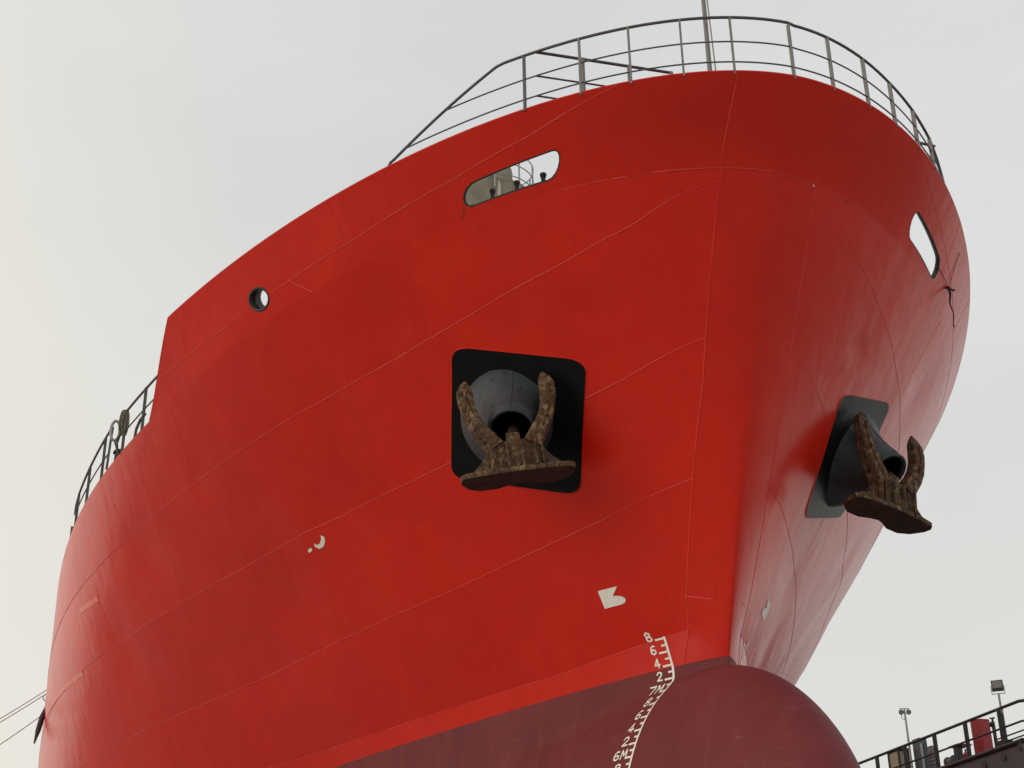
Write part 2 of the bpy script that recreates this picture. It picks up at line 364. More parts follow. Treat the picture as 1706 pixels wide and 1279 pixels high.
# ------------------------------------------------------------------ bulwark, cut for the mooring openings
SLOT = [(1.373, .459), (1.334, .451), (1.3, .419), (1.277, .369), (1.268, .308), (1.273, .244), (1.293, .188), (1.324, .149), (1.362, .132), (2.23, .113), (2.285, .123), (2.333, .154), (2.368, .2), (2.383, .254), (2.377, .307), (2.349, .352), (2.305, .382), (2.252, .393)]
HOLE = [(6.086, .258), (6.105, .212), (6.162, .184), (6.249, .181), (6.353, .203), (6.458, .247), (6.547, .304), (6.606, .368), (6.626, .428), (6.604, .474), (6.544, .499), (6.455, .502), (6.353, .48), (6.251, .437), (6.165, .38), (6.107, .318)]
def densify(lp, step=.05):
    o = []
    for i in range(len(lp)):
        a, b = lp[i], lp[(i+1) % len(lp)]; n = max(1, int(math.hypot(b[0]-a[0], b[1]-a[1])/step))
        for k in range(n): o.append((a[0]+(b[0]-a[0])*k/n, a[1]+(b[1]-a[1])*k/n))
    return o
def inside(p, lp):
    c = False; j = len(lp)-1
    for i in range(len(lp)):
        if (lp[i][1] > p[1]) != (lp[j][1] > p[1]) and p[0] < (lp[j][0]-lp[i][0])*(p[1]-lp[i][1])/(lp[j][1]-lp[i][1])+lp[i][0]: c = not c
        j = i
    return c
def dmin(p, lp): return min(math.hypot(p[0]-q[0], p[1]-q[1]) for q in lp)
DEND = lambda w: 10.5-1.3*w
def bulwark(d0, d1, side, hole=None, slanted=False):
    nD = max(4, int((d1-d0)/.09)); nW = 14; pts = []; lp = densify(hole, .03) if hole else []
    for i in range(nD+1):
        for j in range(nW+1):
            w = j/nW; e = DEND(w) if slanted else d1; s = i/nD
            D = d0+(e-d0)*s if d0 > .2 else (math.sqrt(d0)+(math.sqrt(e)-math.sqrt(d0))*s)**2
            edge = i in (0, nD) or j in (0, nW)
            if lp and not edge and (inside((D, w), lp) or dmin((D, w), lp) < .03): continue
            pts.append((D, w))
    n0 = len(pts); pts += lp; ed = [(n0+k, n0+(k+1) % len(lp)) for k in range(len(lp))]
    r = delaunay_2d_cdt([Vector(p) for p in pts], ed, [], 0, 1e-5); vv = r[0]; Fc = []
    for f in r[2]:
        c = (sum(vv[k].x for k in f)/3, sum(vv[k].y for k in f)/3)
        if lp and inside(c, lp): continue
        a = [vv[k] for k in f]
        if abs((a[1]-a[0]).cross(a[2]-a[0])) < 1e-6: continue
        if slanted and c[0] > DEND(c[1]): continue
        Fc.append(tuple(f) if side > 0 else tuple(f)[::-1])
    V = [mirror(Bp(max(p.x, 0), p.y), side) for p in vv]
    o = mesh_obj('bulwark_plate', V, Fc, 'hull_red', ship); NN = [mirror(bul_n(max(p.x, .01), min(max(p.y, .02), .98)), side) for p in vv]
    set_normals(o, NN)
    mesh_obj('bulwark_lining', [v-n*.03 for v, n in zip(V, NN)], [f[::-1] for f in Fc], 'hull_red', ship)
    return o
for side in (-1, 1):
    bulwark(.12, 2.62, side, SLOT); bulwark(2.62, 4.55, side); bulwark(4.55, 10.5, side, HOLE if side < 0 else None, True)
V = []; Fc = []; nW = 14
for j in range(nW+1):
    row = [Bp(.12*(k/8)**1.8, j/nW) for k in range(8, -1, -1)]
    V += row + [mirror(p, 1) for p in row[:-1][::-1]]
m_ = 17
for j in range(nW):
    for k in range(m_-1): Fc.append((j*m_+k, j*m_+k+1, (j+1)*m_+k+1, (j+1)*m_+k))
o = mesh_obj('bulwark_plate', V, Fc, 'hull_red', ship)
cap = [Tp(d) for d in list(np.linspace(0, 1, 24)**2*1.2)+list(np.linspace(1.4, 9.2, 40))]
capn = [Tp(d)-bul_n(max(d, .01), .99)*.018 for d in list(np.linspace(0, 1, 24)**2*1.2)+list(np.linspace(1.4, 9.2, 40))]; capn[0].y = 0
tube_obj('bulwark_cap', [mirror(p, 1) for p in capn[::-1]]+capn[1:], .02, 'hull_red', ship, 6)
for side in (-1, 1): tube_obj('bulwark_cap', [mirror(Bp(DEND(w), w)-bul_n(DEND(w), min(max(w, .02), .98))*.015, side) for w in np.linspace(0, 1, 12)], .02, 'hull_red', ship, 6)
for side in (-1, 1):
    for lp, rr in ((SLOT, .022), (HOLE, .032)) if side < 0 else ((SLOT, .022),):
        pts = [mirror(Bp(a, b)-bul_n(a, b)*.02, side) for a, b in densify(lp, .06)]
        tube_obj('opening_rim', pts, rr, 'rim_black', ship, 8, True)
        # deep ring lining the opening
        V = []; Fc = []; L_ = densify(lp, .06); dep = .08 if lp is SLOT else .26
        for a, b in L_:
            n = bul_n(a, b); V += [mirror(Bp(a, b)-n*.01, side), mirror(Bp(a, b)-n*dep, side)]
        for i in range(len(L_)):
            j = (i+1) % len(L_); Fc.append((2*i, 2*j, 2*j+1, 2*i+1))
        o = mesh_obj('opening_lining', V, Fc, 'rim_black', ship); md = o.modifiers.new('t', 'SOLIDIFY'); md.thickness = .015; md.offset = 0
# ------------------------------------------------------------------ weld seams
def bead(pts, r=.009):
    if pts[len(pts)//2].y > .3: r *= .55
    return tube_obj('weld_seam', pts, r, 'weld', ship, 6)
def seg(f, t0, t1, n): return [t0+(t1-t0)*(k/n)**1.4 for k in range(n+1)]
for side in (-1, 1):
    for f, r in ((SA, .006), (SB, .006), (SC, .006), (SL, .005)):
        bead([mirror(PT(t, f(t))+hull_n(xstem(f(t))-Ds(f(t))-t, f(t))*.001, side) for t in seg(f, 0, 45, 150)], r)
    bead([mirror(hull(xstem(z)-Ds(z), z), side) for z in np.linspace(ZW, 13.96, 50)]+[mirror(Kp(.112), side), mirror(Bp(.118, .03), side)], .009)
    bead([mirror(Kp(d), side) for d in np.linspace(.0, .5, 24)], .010)
    bead([mirror(Bp(.12, w), side) for w in np.linspace(0, 1, 12)], .009)
    SD = [.85, 1.65, 2.55, 4.05, 5.55, 7.35, 9.0, 9.96]; SW = [.998, .692, .508, .353, .316, .30, .36, .415]
    for q0, q1 in ((.85, 6.02), (6.70, 9.96)) if side < 0 else ((.85, 9.96),):
        bead([mirror(Bp(d_, float(np.interp(d_, SD, SW))), side) for d_ in np.linspace(q0, q1, 40)], .007)
    for d0, d1, w0, w1 in ((2.66, 2.58, 1, .5), (2.58, 2.42, .5, .0), (4.8, 4.3, 1, .34), (5.6, 5.0, .33, 0)):
        bead([mirror(Bp(d0+(d1-d0)*k/10, w0+(w1-w0)*k/10), side) for k in range(11)], .006)
    for i, (lo, hi, nz_) in enumerate(STR):
        for t in (BUTT[i][1:3] if i in (0, 2, 4) else BUTT[i][2:3]):
            bead([mirror(PT(t, lo(t)+(hi(t)-lo(t))*k/12*.999), side) for k in range(13)], .004)
bead([hull(.562+(.861-.562)*k/6, 8.278-.114*k/6) for k in range(7)], .008); bead([hull(.977-.12*k/5, 8.387-.294*k/5) for k in range(6)], .009)
bead([mirror(hull(.9-.22*k/4, 8.16-.02*k/4), 1) for k in range(5)], .008)

# ------------------------------------------------------------------ paint marks on the shell
def paint_poly(name, pl, material='white_paint', off=.004):
    """polygon given on the shell by (x, z), laid 4 mm proud of the plate"""
    lp = densify(pl, .04); pts = list(lp); xs = [p[0] for p in pl]; zs = [p[1] for p in pl]
    r = delaunay_2d_cdt([Vector(p) for p in pts], [(k, (k+1) % len(pts)) for k in range(len(pts))], [], 1, 1e-6)
    return [(v.x, v.y) for v in r[0]], [tuple(f) for f in r[2]]
def paint_obj(name, polys, side=-1, material='white_paint', parent=None, off=.005):
    V = []; Fc = []
    for pl in polys:
        v, f = paint_poly(name, pl); b = len(V)
        V += [mirror(hull(x, z)+hull_n(x, z)*off, side) for x, z in v]
        for t in f:
            a, c, d = (V[b+k] for k in t); n = (c-a).cross(d-a); out_ = hull_n(*v[t[0]]); out_ = mirror(out_, side)
            Fc.append(tuple(b+k for k in (t if n.dot(out_) > 0 else t[::-1])))
    return mesh_obj(name, V, Fc, material, parent or ship, smooth=False)
def stroke(pts, w, asp=1.0):
    """ribbon polygon around a polyline in (x, z)"""
    L = []; Rr = []
    for i, p in enumerate(pts):
        a = pts[max(i-1, 0)]; b = pts[min(i+1, len(pts)-1)]; dx, dz = b[0]-a[0], b[1]-a[1]; l = math.hypot(dx*asp, dz) or 1
        nx, nz_ = -dz/l, dx*asp/l; L.append((p[0]+nx*w/2/asp, p[1]+nz_*w/2)); Rr.append((p[0]-nx*w/2/asp, p[1]-nz_*w/2))
    return L+Rr[::-1]
# bow mark on both sides
BM = [(-.582, 8.635), (-.265, 8.632), (-.405, 8.515), (-.35, 8.507), (-.29, 8.49), (-.252, 8.455), (-.25, 8.42), (-.28, 8.39), (-.34, 8.374), (-.627, 8.374)]
paint_obj('bow_mark', [BM], -1); paint_obj('bow_mark', [BM], 1)
# draft scale: line with ticks every 10 cm, numerals every 20 cm
LX = 0.0
def scale_marks(side):
    P = [stroke([(LX, z) for z in np.linspace(5.2, 7.81, 40)], .035)]
    z = 7.8; k = 0
    while z > 5.2:
        l = .15 if k % 2 == 0 else .085
        P.append(stroke([(LX-.012, z-.015), (LX-l, z-.015)], .03)); z -= .1; k += 1
    return paint_obj('draft_scale', P, side, off=.007)
GL = {'8': [[(.5, .52), (.15, .62), (.12, .85), (.5, 1), (.88, .85), (.85, .62), (.5, .52), (.08, .38), (.08, .14), (.5, 0), (.92, .14), (.92, .38), (.5, .52)]],
      '6': [[(.85, .93), (.5, 1), (.2, .8), (.08, .45), (.12, .15), (.5, 0), (.88, .15), (.88, .42), (.5, .56), (.14, .42)]],
      '4': [[(.68, 0), (.68, 1), (.05, .3), (.98, .3)]], '2': [[(.08, .75), (.2, .95), (.55, 1), (.88, .85), (.85, .6), (.05, .02), (.95, .02)]],
      '7': [[(.05, .98), (.95, .98), (.4, 0)]], 'M': [[(.02, 0), (.12, 1), (.5, .35), (.88, 1), (.98, 0)]], '5': [[(.9, .98), (.2, .98), (.12, .56), (.55, .6), (.9, .4), (.85, .12), (.45, 0), (.08, .1)]]}
def numeral(txt, z, side):
    w, h, gap = (.085, .125, .025) if z > 7.1 else (.12, .125, .035); x0 = LX-.185-(w+gap)*len(txt)+gap; P = []
    if len(txt) > 1: x0 += .06
    for ch in txt:
        for st in GL[ch]:
            q = [(x0+a*w, z-.015+b*h) for a, b in st]
            for a, b in zip(q[:-1], q[1:]):
                d = Vector((b[0]-a[0], b[1]-a[1])); e = d.normalized()*.008
                P.append(stroke([(a[0]-e.x, a[1]-e.y), (b[0]+e.x, b[1]+e.y)], .024))
        x0 += w+gap
    o = paint_obj('draft_numeral', P, side, off=.008); return o
for side in (-1, 1):
    scale_marks(side); z = 7.8
    for tx in ('8', '6', '4', '2', '7M', '8', '6', '4', '2', '6M', '8', '6', '4'):
        numeral(tx, z, side); z -= .2
# fragment of a painted letter left on the side
def hx(px, py):                                       # sight line to the shell
    r = view_ray(px, py); s = 5.0
    while s < 70:
        p = CAMP+r*s
        if p.x < xstem(p.z) and abs(p.y) < Yh(p.x, p.z): return (p.x, p.z)
        s += .01
arc = [hx(*p) for p in ((540, 893), (541.5, 900), (539, 908), (533, 911), (527, 908))]
paint_obj('painted_letter', [stroke(arc, .065), [hx(515, 917), hx(521, 912), hx(523, 917), hx(518, 921)]], -1)
for a, b in (((-13.85, 11.65), (-12.45, 11.57)), ((-20.9, 10.76), (-15.0, 10.53))):
    paint_obj('primer_strip', [stroke([(a[0]+(b[0]-a[0])*k/8, a[1]+(b[1]-a[1])*k/8) for k in range(9)], .11)], -1, 'primer')
mat('rust_drip', (.16, .03, .015), .8)
for dd, ll in ((2.36, .16), (2.25, .07)):
    a_ = Bp(dd, .15)+bul_n(dd, .15)*.004
    V = []; Fc = []
    for k in range(7):
        w_ = .15-ll*k/6; c_ = Bp(dd, w_)+bul_n(dd, max(w_, .02))*.005; hw = .012*(1-k/7); e_ = (Bp(dd+.02, w_)-Bp(dd-.02, w_)).normalized(); V += [c_-e_*hw, c_+e_*hw]
    for k in range(6): Fc.append((2*k, 2*k+1, 2*k+3, 2*k+2))
    mesh_obj('rust_streak', V, Fc, 'rust_drip', ship)
# ------------------------------------------------------------------ hawse plates, bolsters
HP = [(-.127, 12.351), (1.196, 11.70), (.003, 9.967), (-1.579, 10.716)]
def round_quad(q, r=.17, n=6):
    o = []
    for i in range(4):
        p, a, b = (Vector(q[i]), Vector(q[i-1]), Vector(q[(i+1) % 4])); u = (a-p).normalized(); v = (b-p).normalized()
        s, e = p+u*r*1.3, p+v*r*1.3
        for k in range(n+1):
            t = k/n; o.append(tuple(s*(1-t)**2+p*2*t*(1-t)+e*t*t))
    return o
MOUTH = Vector((.60, -3.22, 10.72)); CBASE = Vector((-.126, -2.92, 11.20)); CAX = (MOUTH-CBASE).normalized()
def bolster(side):
    lp = densify(round_quad(HP), .08); pts = []
    for x in np.linspace(-1.6, 1.2, 30):
        for z in np.linspace(9.9, 12.4, 28):
            if inside((x, z), lp) and dmin((x, z), lp) > .05: pts.append((x, z))
    n0 = len(pts); pts += lp
    r = delaunay_2d_cdt([Vector(p) for p in pts], [(n0+k, n0+(k+1) % len(lp)) for k in range(len(lp))], [], 1, 1e-6)
    V = [mirror(hull(p.x, p.y)+hull_n(p.x, p.y)*.014, side) for p in r[0]]; Fc = []
    for f in r[2]:
        a, b, c = (V[k] for k in f); n = (b-a).cross(c-a); Fc.append(tuple(f) if n.dot(mirror(Vector((.6, -.6, -.5)), side)) > 0 else tuple(f)[::-1])
    pl = mesh_obj('hawse_plate', V, Fc, 'black_paint', ship); set_normals(pl, [mirror(hull_n(p.x, p.y), side) for p in r[0]])
    pl['label'] = 'black rounded square plate on the red bow behind the anchor'
    tube_obj('weld_seam', [mirror(hull(a, b)+hull_n(a, b)*.003, side) for a, b in lp], .012, 'hull_red', pl, 6, True)
    # bell shaped bolster: wide foot on the plate, narrow mouth, lip
    ax = CAX; u = Vector((0, 0, 1)); u = (u-ax*u.dot(ax)).normalized(); v = ax.cross(u); L = (MOUTH-CBASE).length
    prof = [(-.35, .92), (-.05, .87), (.08, .80), (.25, .64), (.45, .515), (.65, .435), (.85, .385), (L-.06, .36), (L-.03, .372), (L, .372), (L+.02, .352), (L+.02, .325), (L-.02, .31), (L-.2, .31), (-.1, .31)]
    dn_ = (ax+Vector((0, 0, -.55))).normalized()
    def ring(s_, rr, a):
        q = min(max(s_/L, 0), 1)**1.5; A = ax.lerp(dn_, q).normalized(); uu = (Vector((0, 0, 1))-A*A.z).normalized(); vv_ = A.cross(uu)
        return CBASE+ax*s_+Vector((0, 0, -.06))*q+(uu*math.cos(a)+vv_*math.sin(a))*rr
    n = 48; V = []; Fc = []
    for s, rr in prof:
        for k in range(n):
            a = 2*math.pi*k/n; V.append(mirror(ring(s, rr, a), side))
    for i in range(len(prof)-1):
        for k in range(n):
            q = (i*n+k, i*n+(k+1) % n, (i+1)*n+(k+1) % n, (i+1)*n+k); Fc.append(q if side < 0 else q[::-1])
    Fc.append(tuple((len(prof)-1)*n+k for k in range(n)))
    o = mesh_obj('hawse_bolster', V, Fc, 'bolster_paint', pl); o['label'] = 'grey black conical bolster round the hawse pipe mouth'
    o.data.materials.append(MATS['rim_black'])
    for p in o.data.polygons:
        if p.index >= 12*n: p.material_index = 1  # inside of the pipe: the dark of the mouth is painted in black
    tube_obj('weld_seam', [mirror(ring(s, rr+.003, 0), side) for s, rr in prof[1:8]], .008, 'bolster_paint', pl, 6)
bolster(-1); bolster(1)

# ------------------------------------------------------------------ anchors (hang in the hawse pipes: things of their own)
def sweep(bm, pts, wa, wo, M, n=12, square=.38):
    """curved arm in the (a, z) plane; wa half width across in plane, wo half width in depth"""
    P = [Vector((p[0], p[2] if len(p) > 2 else 0, p[1])) for p in pts]; rings = []
    for i, p in enumerate(P):
        t = (P[min(i+1, len(P)-1)]-P[max(i-1, 0)]).normalized(); o = Vector((0, 1, 0)); s = t.cross(o).normalized()
        ring = []
        for k in range(n):
            a = 2*math.pi*k/n; c, d = math.cos(a), math.sin(a); c = math.copysign(abs(c)**square, c); d = math.copysign(abs(d)**square, d)
            ring.append(bm.verts.new(M @ (p+s*c*wa[i]+o*d*wo[i])))
        rings.append(ring)
    for A, B in zip(rings[:-1], rings[1:]):
        for k in range(n): bm.faces.new((A[k], A[(k+1) % n], B[(k+1) % n], B[k]))
    bm.faces.new(rings[0][::-1]); bm.faces.new(rings[-1])
def anchor(side, label, base=Vector((.70, -3.16, 9.93))):
    ex = Vector((.29, .945, .125)).normalized(); od = Vector((.945, -.29, 0)); od = (od-ex*od.dot(ex)).normalized(); ez = ex.cross(od)
    if ez.z < 0: ez = -ez
    # local columns: a -> ex, depth -> od, height -> ez
    B = Matrix(((ex.x, od.x, ez.x, 0), (ex.y, od.y, ez.y, 0), (ex.z, od.z, ez.z, 0), (0, 0, 0, 1)))
    if side > 0: B = Matrix.Diagonal((1, -1, 1, 1)) @ B
    loc = mirror(base, side); t = empty('anchor', loc); tag(t, label, 'anchor', 'stockless anchors at the bow')
    def fin(name, bm, material='rust', smooth=True, bevel=0):
        bmesh.ops.recalc_face_normals(bm, faces=bm.faces); return bm_obj(name, bm, material, t, smooth, bevel)
    bm = bmesh.new()                                   # crown block with ribs and flared feet
    prism(bm, [(-.40, .04), (-.36, .46), (-.30, .54), (-.12, .50), (.12, .50), (.30, .54), (.36, .46), (.40, .04)], -.20, .10, B)
    fin('crown', bm, 'rust', False, .02)
    for s in (-1, 1):
        bm = bmesh.new(); prism(bm, [(s*.37, .05), (s*.36, .44), (s*.42, .36), (s*.54, .19), (s*.70, .05)], -.10, .06, B); fin('foot_web', bm, 'rust', False, .015)
    for a, w in ((-.36, .05), (-.12, .04), (.10, .04), (.30, .05), (.40, .03)):
        bm = bmesh.new(); prism(bm, [(a-w/2, .05), (a-w/2, .47), (a+w/2, .47), (a+w/2, .05)], .09, .17, B); fin('crown_rib', bm, 'rust', False, .012)
    for s in (-1, 1):                                  # curved flukes
        c = [(s*.27, .42, 0), (s*.36, .56, .01), (s*.47, .72, .02), (s*.555, .90, .02), (s*.605, 1.08, .01), (s*.63, 1.26, -.01), (s*.63, 1.42, -.03), (s*.612, 1.54, -.05), (s*.595, 1.64, -.06)]
        bm = bmesh.new(); sweep(bm, c, [.14, .135, .125, .118, .115, .13, .13, .085, .012], [.15, .14, .13, .12, .11, .10, .08, .05, .012], B); f = fin('fluke', bm)
        bm = bmesh.new(); sweep(bm, [(p[0], p[1], p[2]+.10) for p in c[1:7]], [.03, .035, .03, .03, .03, .01], [.05, .05, .045, .035, .03, .01], B, 8)
        bmesh.ops.recalc_face_normals(bm, faces=bm.faces); bm_obj('fluke_rib', bm, 'rust', f, True)
    base_poly = [(-.86, .02), (-.80, .10), (-.5, .15), (0, .17), (.5, .15), (.80, .10), (.87, .02), (.86, -.12), (.76, -.34), (.58, -.46), (.32, -.46), (.12, -.36), (0, -.33), (-.12, -.36), (-.32, -.46), (-.58, -.46), (-.76, -.34), (-.86, -.12)]
    bm = bmesh.new(); lo = [bm.verts.new(B @ Vector((p[0], p[1], -.035))) for p in base_poly]; hi = [bm.verts.new(B @ Vector((p[0], p[1], .055))) for p in base_poly]
    n = len(lo); bm.faces.new(lo); bm.faces.new(hi[::-1])
    for i in range(n): bm.faces.new((lo[i], hi[i], hi[(i+1) % n], lo[(i+1) % n]))
    p = fin('palm_plate', bm, 'rust', False, .02); p.data.materials.append(MATS['rust_shaded'])
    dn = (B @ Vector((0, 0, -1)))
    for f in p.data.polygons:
        if f.normal.dot(dn) > .7: f.material_index = 1  # downward faces: shade under the palm painted by the darker rust
    bm = bmesh.new(); sh0 = mirror(MOUTH, side)-loc; axm = mirror(CAX, side)  # shank: up from the crown, then back into the pipe
    a = B @ Vector((0, -.02, .30)); b_ = B @ Vector((0, -.04, .64)); c_ = sh0-axm*.7
    add_box(bm, (a+b_)/2, (.21, .19, (b_-a).length), B.to_3x3() if side < 0 else B.to_3x3()); fin('shank', bm, 'rust', False, .015)
    bm = bmesh.new(); add_cyl(bm, b_-(c_-b_).normalized()*.05, c_, .09, .08, 10); fin('shank_stem', bm, 'rust_shaded', True)
    return t
anchor(-1, 'rusty stockless anchor hanging in front of the large black square plate')
anchor(1, 'rusty anchor with dark underside seen obliquely on the far side of the bow')

# ------------------------------------------------------------------ bow railing
RH = (1.03, .575, .20)
def hS(D, full):                                       # starboard rail: level, then a sloping end
    return full if D < 2.0 else full
DS_END = 3.65
def slope_h(D): return 1.03 if D <= 2.05 else max(1.03-(D-2.05)/(3.55-2.05)*.93, .10)
PD = [0, .3, .6, 1.0, 1.41, 1.62, 1.78]; PHt = [1.0, .92, .83, .74, .60, .38, .0]
def rail_pt(D, h, side): return mirror(Tp(D)-Vector((.03, 0, 0)), side)+Vector((0, 0, h))
def rail_path(frac_h, nm, r, parent):
    st = []
    ds = list(np.linspace(0, 1, 22)**2*1.4)+list(np.linspace(1.5, 3.55, 22))
    for D in ds:
        sh = slope_h(D)
        if frac_h > sh+1e-3:
            if frac_h == RH[0]: st.append(rail_pt(D, sh, -1)); continue
            break
        st.append(rail_pt(D, min(frac_h, sh), -1))
    if frac_h == RH[0]: st += [rail_pt(3.62, .07, -1), rail_pt(3.66, .0, -1)]
    pt = []
    for D in list(np.linspace(0, 1, 20)**2*1.0)[1:]+list(np.linspace(1.1, 1.78, 10)):
        h = float(np.interp(D, PD, PHt)); hh = h*frac_h/1.03
        pt.append(rail_pt(D, hh, 1))
    return tube_obj(nm, pt[::-1]+st, r, 'rail_grey', parent, 8)
bow_rail = rail_path(RH[0], 'bow_railing', .023, ship); bow_rail['label'] = 'dark three bar railing round the top of the bow'
for h in RH[1:]: rail_path(h, 'rail_bar', .0125, bow_rail)
def flat_post(p0, p1, nrm, w, t, material, parent, nm='stanchion'):
    ax = (p1-p0).normalized(); n = Vector((nrm.x, nrm.y, 0)).normalized(); n = (n-ax*n.dot(ax)).normalized(); b = ax.cross(n)
    M3 = Matrix(((n.x, b.x, ax.x), (n.y, b.y, ax.y), (n.z, b.z, ax.z))); bm = bmesh.new(); add_box(bm, (p0+p1)/2, (w, t, (p1-p0).length), M3)
    return bm_obj(nm, bm, material, parent)
for D, s in ((1.75, -1), (1.17, -1), (.74, -1), (.38, -1)): flat_post(rail_pt(D, -.03, s), rail_pt(D, 1.02, s), mirror(bul_n(D, 1), s), .065, .03, 'post_grey' if D < 1.5 else 'rail_grey', bow_rail)
for D in (.10, .0, .08, .30, .60, 1.0, 1.41):
    if D == .10: D, s = .13, -1
    else: s = 1
    h = float(np.interp(D, PD, PHt)) if s > 0 else 1.03
    nn = mirror(bul_n(max(D, .02), 1), s); flat_post(rail_pt(D, -.03, s), rail_pt(D, h-.01, s), nn, .06, .025, 'post_grey', bow_rail)
# transverse rails turning inboard across the deck
for s in (-1, 1):
    a0 = rail_pt(1.62, 1.03, -1); e0 = at(1117, 121, z=a0.z); dirv = (e0-a0); dirv.z = 0
    for h in RH:
        hs = h if s < 0 else h*.62
        a = mirror(Tp(1.62)-Vector((.03, 0, 0)), s)+Vector((0, 0, hs)); dv = Vector((dirv.x, dirv.y*(-s if s > 0 else 1), 0))
        tube_obj('rail_bar', [a, a+dv*.5, a+dv], .024 if h > 1 else .015, 'rail_grey', bow_rail, 8)
    for f in (.34, .68, 1.0):
        q = mirror(Tp(1.62), s); dv = Vector((dirv.x, dirv.y*(-s if s > 0 else 1), 0))*f
        flat_post(q+dv+Vector((0, 0, -.12)), q+dv+Vector((0, 0, 1.02 if s < 0 else .64)), Vector((1, 0, 0)), .05, .04, 'post_grey', bow_rail)
# jackstaff behind the bulwark
m0 = at(1183, 121, y=-.15); m1 = at(1169, -60, y=-.15)
mast = tube_obj('foremast', [Vector((m0.x, m0.y, 13.9)), Vector((m0.x, m0.y, m1.z+2))], [.045, .035], 'post_grey', ship, 10); mast['label'] = 'thin grey jackstaff behind the bow railing'
tube_obj('mast_stay', [Vector((m0.x+.5, m0.y-.1, 14.2)), Vector((m0.x+.02, m0.y, m1.z+1.8))], .012, 'wire', mast, 6)
# pins standing inside the mooring slot
for px, py in ((905, 305), (861, 320), (821, 331)):
    r = view_ray(px, py); best = min((((CAMP+r*s)-(Bp(D, .1)-bul_n(D, .1)*.22)).length, D) for D in np.linspace(1.3, 2.4, 45) for s in (np.linspace(19, 24, 60)))
    D = best[1]
    for side in (-1, 1):
        p = Bp(D, .08)-bul_n(D, .1)*.22; p = mirror(p, side); bm = bmesh.new()
        add_cyl(bm, p-Vector((0, 0, .12)), p+Vector((0, 0, .15)), .036, n=12); add_cyl(bm, p+Vector((0, 0, .13)), p+Vector((0, 0, .215)), .03, .055, n=12); add_cyl(bm, p+Vector((0, 0, .215)), p+Vector((0, 0, .24)), .055, .05, n=12)
        bm_obj('fairlead_pin', bm, 'rim_black', ship, True)
# deck crane glimpsed through the starboard slot
c0 = at(816, 322, x=-9.0)
crane = empty('deck_crane', (c0.x, c0.y, 13.3), ship)
def rel(p): return Vector(p)-Vector(crane.location)
bm = bmesh.new(); add_cyl(bm, (0, 0, 0), (0, 0, c0.z-13.3-.6), .7, .62, 24); bm_obj('crane_pedestal', bm, 'beige', crane, True)
hz_ = c0.z-13.3
bm = bmesh.new(); add_cyl(bm, (0, -.55, hz_-1.2), (0, -.55, hz_+.05), 1.0, .86, 28); bm_obj('crane_house', bm, 'beige', crane, True)
bm = bmesh.new(); add_cyl(bm, (0, .25, hz_-1.0), (0, .25, hz_+.02), .75, .70, 24); add_cyl(bm, (0, .1, hz_+.0), (0, .22, hz_+.6), .52, .36, 20); bmesh.ops.create_uvsphere(bm, u_segments=20, v_segments=10, radius=.36, matrix=Matrix.Translation((0, .22, hz_+.6)))
bm_obj('crane_hood', bm, 'beige', crane, True)
tube_obj('crane_trim', [(.62, -.12, hz_-1.0), (.72, .0, hz_-.5), (.6, .05, hz_+.0)], .06, 'pale_trim', crane, 8)
for h in (.25, .6, .95): tube_obj('crane_rail', [Vector((.9*math.cos(a), .1+1.0*math.sin(a), hz_+h-.25)) for a in np.linspace(-math.pi*.9, math.pi*.75, 28)], .014, 'galv', crane, 6)
for a in np.linspace(-math.pi*.9, math.pi*.75, 9): tube_obj('crane_rail_post', [Vector((.9*math.cos(a), .1+1.0*math.sin(a), hz_-.4)), Vector((.9*math.cos(a), .1+1.0*math.sin(a), hz_+.7))], .022, 'galv', crane, 6)
# ------------------------------------------------------------------ main deck railing aft of the bulwark, starboard
def deck_pt(D, h): p = Kp(D); return Vector((p.x, p.y+.04, p.z+h))
def sag(a, b, n): return [a+(b-a)*k/n for k in range(n+1)]
dr = tube_obj('deck_railing', [deck_pt(D, .95) for D in sag(9.6, 12.25, 8)]+[deck_pt(12.32, .85), deck_pt(12.33, .5)], .026, 'rail_grey', ship)
tube_obj('rail_bar', [deck_pt(D, .48) for D in sag(10.0, 12.3, 8)], .016, 'rail_grey', dr)
for D in (11.0, 12.15): flat_post(deck_pt(D, -.02), deck_pt(D, .95), Vector((1, 0, 0)), .09, .06, 'rail_grey', dr)
tube_obj('rail_hook', [deck_pt(10.9, .34), deck_pt(11.15, .33), deck_pt(11.35, .2), deck_pt(11.4, 0)], .03, 'rail_grey', dr)
dr2 = tube_obj('deck_railing', [deck_pt(13.25, .1), deck_pt(13.16, .8), deck_pt(13.1, 1.0), deck_pt(13.22, 1.06)]+[deck_pt(D, 1.03-.06*(D-13.2)) for D in sag(13.4, 16.5, 10)]+[deck_pt(16.9, .72), deck_pt(17.0, .5), deck_pt(16.6, .4)], .026, 'rail_grey', ship)
tube_obj('rail_bar', [deck_pt(D, .46) for D in sag(13.3, 16.9, 10)], .016, 'rail_grey', dr2)
for D in (13.65, 15.1, 16.55, 17.3): flat_post(deck_pt(D, -.02), deck_pt(D, 1.0-.06*(D-13.2) if D < 17 else .3), Vector((1, 0, 0)), .09, .06, 'rail_grey', dr2)
bm = bmesh.new(); p = deck_pt(12.78, 0)+Vector((0, .12, 0)); add_cyl(bm, p, p+Vector((0, 0, .28)), .11, .10, 16); add_cyl(bm, p+Vector((0, 0, .28)), p+Vector((0, 0, .34)), .14, .12, 16)
bm_obj('mooring_bitt', bm, 'rubber', ship, True)
